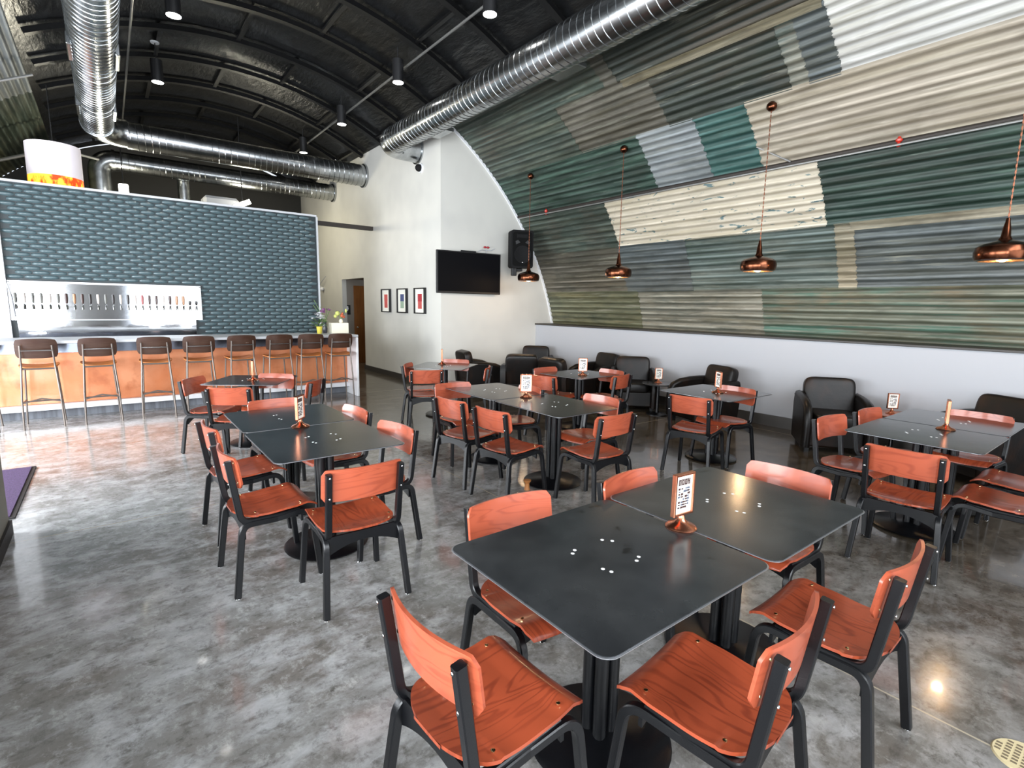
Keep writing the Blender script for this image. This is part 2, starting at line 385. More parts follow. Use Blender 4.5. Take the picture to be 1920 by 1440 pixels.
# ---------------------------------------------------------------- room shell
CX, CZ, RV = 2.13, -.19, 6.08
Y0, Y1 = -3.0, 17.6
def V(a, y, dr=0): return (CX+(RV+dr)*math.cos(rad(a)), y, CZ+(RV+dr)*math.sin(rad(a)))
def vz(x): return CZ+math.sqrt(max(0, RV*RV-(x-CX)**2))

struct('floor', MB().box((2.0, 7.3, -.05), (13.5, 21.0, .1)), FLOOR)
# outer shell of the vault (dark backing) and its crown
def arc_shell(a0, a1, dr, n=60):
    return MB().grid(lambda u, v: V(a0+(a1-a0)*u, Y0+(Y1-Y0)*v, dr), n, 2, thick=.04)
struct('ceiling', arc_shell(61.0, 118.0, .03), CEIL, ang=60)
struct('wall_vault_right', arc_shell(0.0, 61.0, .06), BLACKM, ang=60)
struct('wall_vault_left', arc_shell(118.0, 180.0, .06), BLACKM, ang=60)
# ceiling ribs and wrinkled black panels
ribs = MB(); k = 0
PIT = 1.19; ry = [-2.9+PIT*i for i in range(18)]; ry = [y-.12 for y in ry]
for y in ry:
    if y > Y1-.1: continue
    ribs.sweep([V(a, y, -.035) for a in range(61, 119, 2)], [(-.05, .045), (-.035, -.03), (0, -.045), (.035, -.03), (.05, .045)], side=(0, 1, 0))
o = struct('trim_1', ribs, RIBM, ang=50)
pan = MB()
for i, y in enumerate(ry[:-1]):
    y1 = min(ry[i+1], Y1)
    st = 19 if i % 2 else 9
    for a in range(63+st % 19, 118, 19):
        pan.sweep([V(a, y+.03, -.02), V(a, y1-.03, -.02)], [(-.03, .03), (-.02, -.02), (.02, -.02), (.03, .03)], side=(1, 0, 0))
struct('trim_2', pan, RIBM, ang=50)

# corrugated sheets: parts of the right and left vault walls
PITCH = .1088; AMP = .013
def sheet(parent, a0, a1, y0, y1, kind, label, dr=0, amp=AMP):
    ov = .12
    a0 -= ov; a1 += ov
    n = max(8, int(rad(a1-a0)*RV/PITCH*8))
    ph = random.random()*0
    ny = max(2, int((y1-y0)/.35))
    jag = [random.uniform(-.012, .012) for _ in range(n+1)]
    def f(u, v):
        a = a0+(a1-a0)*u; arc = rad(a)*RV; r = amp*math.cos(2*PI*arc/PITCH)+dr
        y = y0+(y1-y0)*v
        if v in (0.0, 1.0): y += jag[int(round(u*n))]
        return V(a, y, r)
    m = MB().grid(f, n, ny, thick=.003)
    o = m.build('corrugated_sheet', SH[kind], parent, ang=80); o['label'] = label
    at = o.data.attributes.new('crest', 'FLOAT', 'POINT')
    at.data.foreach_set('value', [.5-.5*math.cos(2*PI*math.atan2(v.co.z-CZ, v.co.x-CX)*RV/PITCH) for v in o.data.vertices])
    return o
WR = bpy.data.objects['wall_vault_right']; WL = bpy.data.objects['wall_vault_left']
D = -.03
rows = [
 (13.4, 20.9, [(6.33, 8.86, 'olive'), (3.95, 6.33, 'greige'), (-.2, 3.95, 'tealtan'), (-3, -.2, 'tan')]),
 (20.9, 29.1, [(6.5, 8.86, 'brown'), (5.16, 6.5, 'slate'), (2.9, 5.16, 'blueteal'), (2.74, 2.9, 'tan'), (-.3, 2.74, 'slate'), (-3, -.3, 'greige')]),
 (29.1, 37.35, [(6.5, 8.86, 'dkgreen'), (2.98, 6.5, 'cream'), (-.6, 2.98, 'green'), (-3, -.6, 'silver')]),
 (37.35, 45.9, [(5.28, 8.86, 'green'), (4.4, 5.28, 'silver'), (3.63, 4.4, 'teal'), (-.8, 3.63, 'beige'), (-3, -.8, 'green')]),
 (45.9, 53.6, [(6.45, 8.86, 'dkgreen'), (4.7, 6.45, 'brown'), (3.12, 4.7, 'blackgreen'), (2.87, 3.12, 'greige'), (2.61, 2.87, 'slate'), (-3, 2.61, 'white')]),
 (53.6, 61.2, [(5.35, 8.86, 'dkgreen'), (5.18, 5.35, 'brown'), (2.0, 5.18, 'blackgreen'), (-3, 2.0, 'slate')]),
]
NM = {'olive': 'olive and tan', 'greige': 'worn greige', 'tealtan': 'teal and tan streaked', 'tan': 'dull tan', 'brown': 'brown-grey', 'slate': 'slate grey', 'blueteal': 'blue-grey streaked', 'dkgreen': 'dark grey-green', 'cream': 'peeling cream', 'green': 'dark green', 'silver': 'silver-grey', 'teal': 'teal', 'beige': 'beige', 'blackgreen': 'black-green', 'white': 'white'}
RN = ['lowest', 'second', 'third', 'fourth', 'fifth', 'topmost']
for i, (a0, a1, L_) in enumerate(rows):
    for j, (y0, y1, kd) in enumerate(L_):
        sheet(WR, a0, a1, y0-.03, y1+.03 if y1 < 8.8 else y1, kd, '%s corrugated sheet in the %s row' % (NM[kd], RN[i]), dr=D+(.004 if (i+j) % 2 else -.003))
    # lapped seam strip along the top of each row
    if i in (1, 4):
        sheet(WR, a1-.75, a1+.05, -.9 if i == 1 else 2.6, 2.74 if i == 1 else 5.1, 'tan', 'tan lap strip along the row edge', dr=D-.012, amp=.004)
lk = ['brown', 'greige', 'dkgreen', 'slate', 'olive', 'blackgreen', 'silver']
for i in range(7):
    a0 = 118.3+8.2*i
    for j, (y0, y1) in enumerate([(-3, 3.5), (3.5, 8.2), (8.2, 12.6), (12.6, Y1)]):
        sheet(WL, a0, a0+8.2, y0, y1, lk[(i*2+j*3) % 7], '%s corrugated sheet on the left curve' % NM[lk[(i*2+j*3) % 7]], dr=D, amp=.012)

# television wall, gallery wall, knee wall, far wall
prof = [(5.1, 0), (8.16, 0)] + [(CX+6.07*math.cos(rad(a)), CZ+6.07*math.sin(rad(a))) for a in range(4, 61, 3)] + [(5.1, vz(5.1))]
struct('wall_television', MB().extr([(x, 8.85, z) for x, z in prof], (0, .12, 0)), PAINT)
wg = MB()
zt = 5.16
wg.box((5.16, (8.97+12.65)/2, zt/2), (.12, 12.65-8.97, zt)).box((5.16, (12.65+14.18)/2, (2.29+zt)/2), (.12, 1.53, zt-2.29)).box((5.16, (14.18+Y1)/2, zt/2), (.12, Y1-14.18, zt))
struct('wall_gallery', wg, PAINT)
struct('trim_5', MB().sweep([V(a, 8.835, -.045) for a in range(14, 62, 2)], [(-.012, -.018), (.012, -.018), (.012, .03), (-.012, .03)], side=(0, 1, 0)), WHITE)
struct('baseboard_gallery', MB().box((5.092, 10.8, .06), (.016, 3.8, .12)), COVE)
hall = MB().box((7.0, 14.25, 1.2), (3.6, .1, 2.4)).box((7.0, 13.4, 2.34), (3.6, 1.6, .08)).box((8.0, 13.4, 1.2), (.1, 1.6, 2.4)).box((7.0, 12.6, 1.2), (3.6, .1, 2.4))
struct('wall_hallway', hall, mat('hall_paint', srgb(150, 142, 132), .6))
d1 = MB().box((6.0, 14.185, 1.07), (1.16, .04, 2.14), bev=.004)
d1o = struct('door_1', d1, DOORW); MB().ball((5.5, 14.15, 1.0), .03).build('door_handle', CHROME, d1o)
kw = MB().box((7.86, 2.93, .63), (.72, 11.84, 1.26))
struct('wall_knee', kw, PAINT2)
struct('trim_3', MB().box((7.84, 2.93, 1.275), (.74, 11.84, .03), bev=.005), mat('dark_ledge_cap', srgb(48, 44, 40), .45))
struct('baseboard_right', MB().box((7.492, 2.93, .08), (.016, 11.84, .16)), COVE)
struct('baseboard_television', MB().box((6.3, 8.842, .06), (2.38, .016, .12)), COVE)
struct('wall_far', MB().extr([(CX+6.05*math.cos(rad(a)), Y1, max(0, CZ+6.05*math.sin(rad(a)))) for a in range(2, 179, 4)], (0, .1, 0)), mat('far_wall_dark', srgb(38, 37, 35), .7))
# street front behind the viewer: glass between piers, with an arched light above
fr = MB()
fr.box((-.45, -3.0, 1.5), (1.9, .2, 3.0)).box((2.1, -3.0, 3.0), (12, .2, .25)).box((7.1, -3, 1.5), (1.8, .2, 3)).box((-4.2, -3, 1.5), (.6, .2, 3.0)).box((2.1, -3, .1), (12, .2, .2))
fr.box((-2.0, -3, 4.1), (2.2, .2, 2.1)).box((6.2, -3, 4.1), (2.2, .2, 2.1))
struct('wall_front', fr, mat('dark_pier_paint', srgb(92, 90, 88), .6))
mu = MB()
for x in (-3.87, -2.65, -1.43, .53, 2.4, 4.3, 6.17): mu.box((x, -3.0, 1.5), (.06, .1, 2.9))
struct('window_1', mu, GLASSF)
# low wall to the left of the viewer and the entry wall with its window
struct('wall_left', MB().box((-.76, .95, .31), (.2, 7.9, .62), bev=.006), mat('olive_grey_paint', srgb(118, 116, 104), .6))
struct('baseboard_left', MB().box((-.652, .95, .05), (.016, 7.9, .1)), RUBBER)
en = MB().box((-3.3, 10.4, 1.6), (.15, 1.9, 3.2)).box((-3.3, 4.4, 1.6), (.15, 1.1, 3.2)).box((-3.3, 3.2, 3.0), (.15, 12.4, .4)).box((-3.3, 3.2, .15), (.15, 12.4, .3))
struct('wall_entry', en, PAINT)
wm = MB()
for y in (-2.6, -.8, 1.0, 2.8, 5.0, 6.45, 7.9, 9.4): wm.box((-3.3, y, 1.45), (.08, .06, 2.5))
struct('window_2', wm, GLASSF)
# bar back wall: relief tiles, cap, end trim
tb = struct('wall_bar', MB().box((1.14, 11.05, 1.68), (4.64, .1, 3.36)), TEALB)
tiles = MB(); TW, TH = .205, .0672
nr = int((3.36-1.0)/TH)
for r in range(nr):
    z = 3.35-TH*(r+.5); off = TW/2 if r % 2 else 0
    for c in range(-1, 24):
        x = -1.17+TW*(c+.5)+off
        if x-TW/2 < -1.18 or x+TW/2 > 3.46: continue
        if -1.15 < x < 1.36 and z < 1.92: continue
        def f(u, v, x=x, z=z):
            p = 2*u-1; q = 2*v-1
            h = .024*(1-p*p)**.6*(1-.9*abs(q)**2.2)+.006
            if abs(p) > .999 or abs(q) > .999: h = 0
            zz = z+q*(TH*.47)*(.5+.5*(1-abs(p)**2.4))
            return (x+p*TW*.47, 11.0-h, zz)
        tiles.grid(f, 8, 5)
tiles.build('relief_tiles', TEAL, tb, ang=60)
struct('trim_4', MB().box((1.14, 11.04, 3.375), (4.66, .14, .035)).box((3.475, 11.04, 1.68), (.03, .14, 3.36)), LIGHTG)
struct('wall_bar_end', MB().box((-2.1, 10.98, 1.68), (1.86, .1, 3.36)), WHITE)
# floor cove strips and service rail
rl = MB().box((4.35, 12.05, 3.4), (1.55, .09, .09))
tag(rl.build('service_rail', RUSTPIPE), 'thin dark rail bridging the gap between the teal wall and the white wall', 'rail')

# ---------------------------------------------------------------- ducts, conduits, pipes
def duct(name, p0, p1, r, label, step=.11, ribs=True, rr=.006):
    t = thing(name, label, 'duct', p0)
    A = Vector((0, 0, 0)); B = Vector(p1)-Vector(p0)
    MB().tube([A, B], r, 40).build('duct_body', GALV, t, ang=60)
    n = int(B.length/step); d = B.normalized(); u = d.orthogonal().normalized(); w = d.cross(u)
    m = MB(); pts = []
    for i in range(n*24+1):
        s = i/24; a = 2*PI*s; c = d*(s*step)
        pts.append(c+(u*math.cos(a)+w*math.sin(a))*(r+.001))
    m.tube(pts, rr, 5)
    m.build('spiral_seam', GALV, t, ang=60)
    return t
def ring(t, c, axis, r, w=.05, th=.012, name='collar', m=None):
    c = Vector(c); d = Vector(axis).normalized()
    return MB().tube([c-d*w/2, c+d*w/2], r+th, 40).build(name, m or GALV, t, ang=60)
dr_ = duct('spiral_duct', (4.46, -3.0, 4.66), (4.46, 9.45, 4.66), .228, 'large galvanised spiral duct slanting down over the right half of the room')
# elbow into the gallery wall
el = MB(); pts = [(0, 12.45+.0, 0)]+[(.3-.3*math.cos(rad(a)), 12.45+.3*math.sin(rad(a)), 0) for a in range(10, 91, 10)]+[(.66, 12.75, 0)]
el.tube(pts, .23, 36).build('elbow', GALV, dr_, ang=60)
ring(dr_, (.63, 12.75, 0), (1, 0, 0), .23, .03, .03, 'wall_flange')
for y in (2.0, 5.0, 8.0): MB().box((.0+.16, y+3, -.17), (.2, .5, .06), bev=.01).build('diffuser', GALV, dr_)
dl = duct('spiral_duct', (.11, -3.0, 4.68), (.11, 12.0, 4.68), .235, 'galvanised spiral duct running away from the viewer at the upper left')
pts = [(0, 15.0, 0)]+[(.42-.42*math.cos(rad(a)), 15.0+.46*math.sin(rad(a)), 0) for a in range(10, 91, 10)]
MB().tube(pts, .245, 36).build('elbow', GALV, dl, ang=60)
for yy in (10.5, 12.9):
    for sx in (-1, 1): MB().box((sx*.225, yy+1, -.08), (.05, .55, .14), bev=.01).build('diffuser', GALV, dl)
d1_ = duct('spiral_duct', (.53, 12.46, 4.66), (5.1, 12.46, 4.66), .24, 'upper galvanised cross duct above the teal bar wall')
ring(d1_, (4.54, 0, 0), (1, 0, 0), .24, .03, .03, 'wall_flange')
d2_ = duct('spiral_duct', (.35, 14.6, 4.6), (5.1, 14.6, 4.6), .205, 'lower galvanised cross duct behind the bar wall, farther from the viewer')
ring(d2_, (4.72, 0, 0), (1, 0, 0), .205, .03, .03, 'wall_flange'); ring(d2_, (0, 0, 0), (1, 0, 0), .205, .06, .02)
pts = [(0, 0, 0)]+[(-.25*math.sin(rad(a)), 0, -.25+.25*math.cos(rad(a))) for a in range(10, 91, 10)]+[(-.25, 0, -1.9)]
MB().tube(pts, .205, 32).build('elbow', GALV, d2_, ang=60)
def pipe(name, path, r, m, label, cat='pipe', n=8):
    o = MB().tube(path, r, n).build(name, m); return tag(o, label, cat)
pipe('ceiling_conduit', [(4.07, -3, 5.4), (4.07, 14.9, 5.4)], .018, PIPE, 'bright straight conduit hung under the black ceiling beside the right row of can lights', 'conduit')
pipe('ceiling_conduit', [(.55, -3, 5.5), (.58, 14.7, 5.5)], .016, PIPE, 'thin conduit under the black ceiling just right of the upper left duct', 'conduit')
sp = pipe('sprinkler_pipe', [(6.93, -3, 3.49), (6.93, 9.0-.15, 3.49)], .028, RUSTPIPE, 'dark sprinkler main running the length of the corrugated curve')
for y in (2.16, 7.9):
    h = MB().lathe([(.012, 0), (.02, -.02), (.034, -.03), (.03, -.05), (.012, -.06), (.022, -.075), (.02, -.1), (0, -.11)], 12)
    h.build('sprinkler_head', RED, sp, loc=(6.93-.04, y, 3.49+.04), label='red sprinkler head')
c2 = pipe('wall_conduit', [(6.86, -3, 3.44), (6.86, 8.7, 3.44)], .013, PIPE, 'thin pale conduit directly below the dark sprinkler main', 'conduit')
pipe('wall_conduit', fillet([(7.0, 8.8, 3.55), (6.86, 8.35, 3.72), (6.75, 3.7, 3.74), (6.9, 3.3, 3.5)], .1), .011, PIPE, 'pale bent conduit above the sprinkler main near the white end wall', 'conduit')
pipe('wall_conduit', [(6.38, 5.6, 4.14), (6.36, 8.75, 4.16)], .013, PIPE, 'pale conduit linking two pendant canopies high on the corrugated curve', 'conduit')
pipe('wall_conduit', [(6.56, -3, 4.02), (6.56, 3.6, 4.02)], .014, PIPE, 'pale conduit along the beige corrugated sheet at the upper right', 'conduit')
pipe('roof_brace', [(-1.2, 11.2, 4.72), (-.62, 11.2, 5.0)], .02, PIPE, 'short bright conduit on the left corrugated curve', 'conduit')
pipe('roof_brace', fillet([(-1.6, 14.0, 4.1), (-.9, 14.0, 4.4), (-.2, 14.2, 4.55), (.1, 14.4, 4.55)], .2), .03, PIPE, 'bent grey conduit above the drum lamp', 'conduit')

# ---------------------------------------------------------------- lights
def can_proto():
    t = thing('can_light', '', 'ceiling light', group='black can lights under the ceiling')
    MB().tube([(0, 0, .0), (0, 0, .33)], .085, 24).build('housing', BLACKM, t)
    MB().lathe([(.0, .004), (.082, .004), (.082, -.004), (0, -.004)], 24).build('lens', LED, t)
    MB().tube([(0, 0, .33), (0, 0, .60)], .008, 8).build('stem', BLACKM, t)
    MB().lathe([(.0, -.02), (.06, -.02), (.065, 0), (0, 0)], 20).build('canopy', LIGHTG, t, loc=(0, 0, .6))
    l = bpy.data.lights.new('can_lamp', 'SPOT'); l.energy = 45; l.spot_size = rad(95); l.spot_blend = .6; l.color = (1, .93, .82); l.shadow_soft_size = .07
    lo = bpy.data.objects.new('can_lamp', l); COL.objects.link(lo); lo.parent = t; lo.location = (0, 0, -.02)
    return t
cp = can_proto(); used = False
for i, (x, y) in enumerate([(3.93, 5.63), (3.93, 8.15), (3.93, 10.67), (3.93, 13.2), (.93, 8.15), (.93, 10.67)]):
    lab = ['black can light cut by the top edge, nearest of the right row', 'second black can light of the right row, with a white canopy above it', 'third black can light of the right row, halfway to the bar', 'smallest and farthest black can light of the right row', 'black can light at the top left, showing only its glowing lens', 'black can light hanging alone left of centre, above the cross ducts'][i]
    o = place(cp, used, (x, y, 5.13), 0, lab); used = True
# the can's stem must reach the vault
PZ = 2.13
def pend_proto():
    t = thing('pendant_lamp', '', 'pendant lamp', group='copper pendants along the corrugated wall')
    pr = [(.165, 0), (.188, .008), (.197, .03), (.2, .06), (.19, .09), (.16, .108), (.1, .122), (.05, .135), (.034, .16), (.028, .21), (.018, .25), (.014, .275), (0, .28)]
    inn = [(.0, .15), (.03, .13), (.09, .112), (.15, .1), (.182, .085), (.19, .06), (.188, .03), (.18, .012), (.165, 0)]
    pr = [(a*1.04, z*1.35) for a, z in pr]; inn = [(a*1.04, z*1.35) for a, z in inn]
    MB().lathe(pr, 36).build('shade', DCOPPER, t)
    MB().lathe([(a*.985, z) for a, z in inn], 36).build('inner_lining', LINING, t)
    MB().ball((0, 0, .035), .042).build('bulb', BULB, t)
    cord = MB(); z = .275; k = 0
    for k in range(60):
        z0 = .36+k*1.555/60; z1 = z0+1.555/60*1.25
        cord.box((0, 0, (z0+z1)/2), (.012, .004, z1-z0), rz=(PI/2 if k % 2 else 0)+.4)
    cord.build('chain', CHAIN, t)
    l = bpy.data.lights.new('pendant_bulb', 'POINT'); l.energy = 14; l.color = (1, .66, .36); l.shadow_soft_size = .04
    lo = bpy.data.objects.new('pendant_bulb', l); COL.objects.link(lo); lo.parent = t; lo.location = (0, 0, -.02)
    MB().lathe([(0, -.03), (.03, -.025), (.052, -.005), (.06, .02), (.055, .05), (.03, .075), (0, .08)], 20).build('canopy', DCOPPER, t, loc=(0, 0, 1.885))
    return t
pp = pend_proto(); used = False
for y, lab in ((7.8, 'copper pendant lamp nearest the white end wall, below the loudspeaker'), (5.58, 'copper pendant lamp second from the white end wall'), (3.34, 'copper pendant lamp in front of the blue-grey sheets, with a clearly visible round canopy'), (1.1, 'copper pendant lamp cut by the right edge of the photo')):
    o = place(pp, used, (6.4, y, PZ), 0, lab); used = True

# drum lamp and the things above the bar wall
t = thing('drum_lamp', 'white pleated drum lamp with a flame orange lower edge hanging above the teal wall', 'lamp', (-.50, 11.75, 3.5))
dm = MB()
n = 120; pr = []
for j in range(n):
    a = 2*PI*j/n; pr.append((math.cos(a)*(.35+.004*(j % 2)), math.sin(a)*(.35+.004*(j % 2))))
dm.prism(pr, .11, .62); dm.build('shade', DRUM, t)
MB().prism([(x*1.002, y*1.002) for x, y in pr], -.06, .11).build('flame_band', FLAME, t)
MB().tube([(0, 0, .62), (0, 0, 1.75-.2)], .008).build('cord', BLACKM, t)
t = thing('work_light', 'short glowing fluorescent light standing upright in view left of the ducts above the teal wall', 'ceiling light', (.47, 14.0, 3.78))
MB().box((0, 0, .13), (.17, .12, .26), bev=.02).build('lens', TUBEL, t)
MB().tube([(0, 0, .2), (0, 0, vz(.47)-3.78)], .01).build('stem', BLACKM, t)
def worklamp(t, p):
    l = bpy.data.lights.new('work_lamp', 'POINT'); l.energy = 90; l.color = (1, .93, .72); l.shadow_soft_size = .15
    lo = bpy.data.objects.new('work_lamp', l); COL.objects.link(lo); lo.parent = t; lo.location = p
worklamp(t, (0, 0, -.25))
t = thing('work_light', 'glowing slanted fluorescent light above the right end of the teal wall', 'ceiling light', (2.72, 14.0, 3.9))
MB().sweep([(-.16, 0, -.05), (.16, 0, .1)], [(-.06, -.05), (.06, -.05), (.06, .05), (-.06, .05)], side=(0, 1, 0)).build('lens', TUBEL, t)
MB().tube([(0, 0, .0), (0, 0, vz(2.72)-3.9)], .01).build('stem', BLACKM, t)
worklamp(t, (.3, .6, -.3))
t = thing('vent_stack', 'grey vertical vent pipe behind the teal wall under the lower cross duct', 'pipe', (1.65, 14.9, 2.5))
MB().tube([(0, 0, 0), (0, 0, 2.2)], .13, 20).build('stack', GALV, t)
tag(MB().box((2.35, 14.6, 3.95), (.75, .5, .3), bev=.06).build('air_handler', LIGHTG), 'pale air handling unit peeking over the teal wall', 'air handler')

# ---------------------------------------------------------------- bar
bar = thing('bar_counter', 'long bar with orange metal front, grey top and white end panel', 'bar', (0, 0, 0))
MB().box((.82, 9.52, .56), (5.3, .1, .70), bev=.003).build('front_panel', BARORG, bar, label='orange mottled metal front')
MB().box((.82, 9.5, .975), (5.3, .06, .13)).build('apron', STAINB, bar, label='bluish steel apron under the counter')
MB().box((.82, 9.44, .17), (5.3, .1, .075), bev=.004).build('foot_ledge', WHITE, bar, label='white ledge at the foot of the bar')
MB().box((.82, 9.62, .07), (5.3, .1, .14)).build('toe_kick', GREYC, bar)
MB().box((.82, 9.42, 1.085), (5.36, .86, .04), bev=.006).build('worktop', LIGHTG, bar)
MB().box((3.48, 9.42, .53), (.04, .84, 1.06), bev=.004).build('end_panel', WHITE, bar, label='white end panel')
bc = thing('back_counter', 'low stainless counter along the teal wall behind the bar', 'counter', (0, 0, 0))
MB().box((1.1, 10.72, .5), (4.5, .5, 1.0)).build('body', STAIN, bc)
# tap wall
tp = thing('tap_panel', 'bright stainless beer tap panel with a long row of taps on the teal wall', 'tap panel', (.1, 10.97, 0))
MB().box((.0, 0, 1.6), (2.46, .04, .58), bev=.004).build('back_plate', STAIN, tp)
MB().box((-.02, -.005, 1.155), (2.36, .03, .31), bev=.004).build('lower_plate', STAIN, tp)
fm = MB().box((0, -.01, 1.895), (2.52, .07, .03)).box((1.245, -.01, 1.6), (.03, .07, .58)).box((-1.245, -.01, 1.6), (.03, .07, .58)).box((0, -.01, 1.315), (2.46, .05, .012))
fm.build('frame', WHITE, tp)
hm = {'d': mat('black_tap_handle', srgb(38, 32, 32), .4), 'g': mat('grey_tap_handle', srgb(112, 112, 108), .4), 'p': mat('pale_tap_handle', srgb(214, 204, 196), .4), 'w': mat('wood_tap_handle', srgb(178, 130, 96), .4), 'r': mat('red_tap_handle', srgb(160, 84, 84), .4), 'b': mat('dark_brown_tap_handle', srgb(66, 44, 40), .4)}
seq = 'gpggpgbwbdpgdpdprbbpbwwdd'
spout = MB().tube(fillet([(0, 0, 0), (0, -.07, 0), (0, -.085, -.07)], .02, 3), .011, 8).mesh('spout')
for i, ch in enumerate(seq):
    x = -1.19+2.37*i/24; short = i >= 23
    tap = bpy.data.objects.new('tap', spout); COL.objects.link(tap); tap.parent = tp; tap.location = (x, -.02, 1.55)
    if i == 0: spout.materials.append(CHROME)
    h = .07 if short else .155; z0 = .02
    MB().lathe([(.006, z0), (.014, z0+.02), (.019, z0+.6*h), (.016, z0+h), (0, z0+h+.004)], 8).build('tap_handle', hm[ch], tap, loc=(0, -.05, 0))
o = tag(MB().tube([(0, 0, 0), (.03, 0, -.2), (.045, 0, -.5)], .01).build('drain_hose', LIGHTG, loc=(-1.14-.02, 10.9, 1.86)), 'pale hose hanging down the left edge of the tap panel', 'hose')

# bar stools
def stool_proto():
    t = thing('bar_stool', '', 'bar stool', group='bar stools along the bar')
    # +y is the way the sitter faces
    def seatf(u, v):
        x = (u-.5); y = (v-.5); w = .39
        return (x*w*(1-.12*(abs(2*y))**3), y*.36*(1-.1*(abs(2*x))**3), .79+.02*(2*x)**2-.012*(2*y)**2+.01*(y > .3))
    MB().grid(seatf, 10, 10, thick=.014).build('seat', STOOLS, t, ang=60)
    def backf(u, v):
        x = 2*u-1; q = 2*v-1
        k = 1-.10*abs(q)**4
        return (x*.205*k, -.225+.035*x*x-.03*q, 1.02+q*.124*(1-.1*abs(x)**4))
    MB().grid(backf, 12, 8, thick=.014).build('backrest', STOOLB, t, ang=60)
    for s in (-1, 1):
        MB().tube(fillet([(s*.150, -.250, 1.065), (s*.160, -.205, .8), (s*.185, -.235, .4), (s*.195, -.25, 0)], .2), .011, 8).build('leg', STOOLF, t)
        MB().tube([(s*.155, .15, .775), (s*.195, .2, 0)], .011, 8).build('leg', STOOLF, t)
    fr = MB()
    fr.tube([(-.165, -.2, .765), (.165, -.2, .765)], .011).tube([(-.155, .15, .765), (.155, .15, .765)], .011)
    for s in (-1, 1): fr.tube([(s*.165, -.2, .765), (s*.155, .15, .765)], .011)
    fr.build('seat_frame', STOOLF, t)
    fo = MB().tube([(-.188, -.238, .34), (0, -.22, .385), (.188, -.238, .34)], .01).tube([(-.176, .177, .30), (.176, .177, .30)], .01)
    for s in (-1, 1): fo.tube([(s*.186, -.236, .34), (s*.178, .18, .32)], .01)
    fo.build('footrest', STOOLF, t)
    gp = MB()
    gp.tube([(-.145, -.250, 1.0), (-.08, -.250, 1.0), (.08, -.250, 1.0), (.145, -.250, 1.0)], .007)
    gp.build('back_bracket', CHROME, t)
    return t
sp0 = stool_proto(); used = False
sx = [-1.37, -.745, -.144, .50, 1.04, 1.58, 2.13, 2.64, 3.13]
sl = ['bar stool mostly cut off by the left edge of the photo', 'brown-backed bar stool at the far left, the first shown whole', 'second whole bar stool from the left, in front of the taps', 'third whole bar stool from the left, before the dark reflection in the tap panel', 'fourth whole bar stool from the left, below the right end of the tap panel', 'fifth whole bar stool from the left, behind the far left dining table', 'sixth whole bar stool from the left, third from the bar\'s white end', 'bar stool below the yellow pot of white flowers', 'bar stool at the right end of the bar, against the white end panel']
for x, lb in zip(sx, sl):
    place(sp0, used, (x, 9.02, 0), rad(random.uniform(-4, 4)), lb); used = True

# things standing on the bar's right end
t = thing('potted_flowers', 'white flowers with green leaves in a yellow foil pot on the bar', 'potted flowers', (3.0, 9.55, 1.105))
MB().lathe([(.04, 0), (.05, .1), (.055, .13), (0, .13)], 14).build('pot', YPOT, t)
lf = MB()
for i in range(46):
    a = random.random()*2*PI; r = random.uniform(.03, .15); z = random.uniform(.12, .26); w = .035
    c = Vector((r*math.cos(a), r*math.sin(a), z)); u = Vector((math.cos(a), math.sin(a), .4)).normalized()*w*1.5; s_ = Vector((-math.sin(a), math.cos(a), random.uniform(-.3, .3)))*w*.6
    lf.add([c-u, c+s_, c+u, c-s_], [(0, 1, 2, 3)])
lf.build('leaves', LEAF, t, ang=5)
pf = MB()
for i in range(22):
    a = random.random()*2*PI; r = random.uniform(0, .13); z = random.uniform(.26, .38); c = Vector((r*math.cos(a), r*math.sin(a), z))
    for k in range(5):
        b = a+k*2*PI/5; u = Vector((math.cos(b), math.sin(b), .35))*.05; s_ = Vector((-math.sin(b), math.cos(b), 0))*.018
        pf.add([c, c+u*.6+s_, c+u, c+u*.6-s_], [(0, 1, 2, 3)])
pf.build('blossoms', PETAL, t, ang=5)
t = thing('flower_arrangement', 'purple and green flower arrangement in a dark vase between the yellow pot and cream box', 'flower arrangement', (3.14, 9.68, 1.105))
MB().lathe([(.035, 0), (.045, .08), (.03, .16), (.035, .2), (0, .2)], 14).build('vase', VASE, t)
st = MB()
for a, l_ in ((-.9, .33), (-.6, .42), (-.3, .3), (.3, .28), (.6, .25)): st.tube([(0, 0, .18), (math.sin(a)*l_*.4, 0, .18+l_*.6), (math.sin(a)*l_*.75, 0, .18+l_)], .005, 5)
st.build('stems', LEAF, t)
bl = MB()
for i in range(9): bl.ball((random.uniform(-.06, .1), random.uniform(-.05, .05), random.uniform(.36, .45)), .024, 8, 5, (1.4, 1, .7))
bl.build('blossoms', PURP, t)
t = thing('gift_box', 'cream box on the right end of the bar', 'box', (3.37, 9.62, 1.105))
MB().box((0, 0, .095), (.31, .2, .19), bev=.004).build('box_body', CREAM, t)
t = thing('flower_arrangement', 'orange and lime flowers rising from the top of the cream box', 'flower arrangement', (3.42, 9.62, 1.296))
MB().lathe([(.03, 0), (.04, .03), (.02, .07), (0, .07)], 12).build('vase', CREAM, t)
st = MB()
for a in (-.5, -.15, .2, .55): st.tube([(0, 0, .05), (math.sin(a)*.16, 0, .22)], .005, 5)
st.build('stems', LEAF, t)
MB().ball((.02, 0, .13), .035, 8, 6).ball((.055, .01, .11), .028, 8, 6).ball((.03, 0, .17), .022, 8, 5).build('blossoms', ORAP, t)
MB().ball((-.06, 0, .17), .045, 8, 6).ball((-.1, 0, .12), .035, 8, 6).ball((.10, 0, .22), .02, 8, 5, (1, 1, 2)).build('lime_blossoms', LIMEP, t)

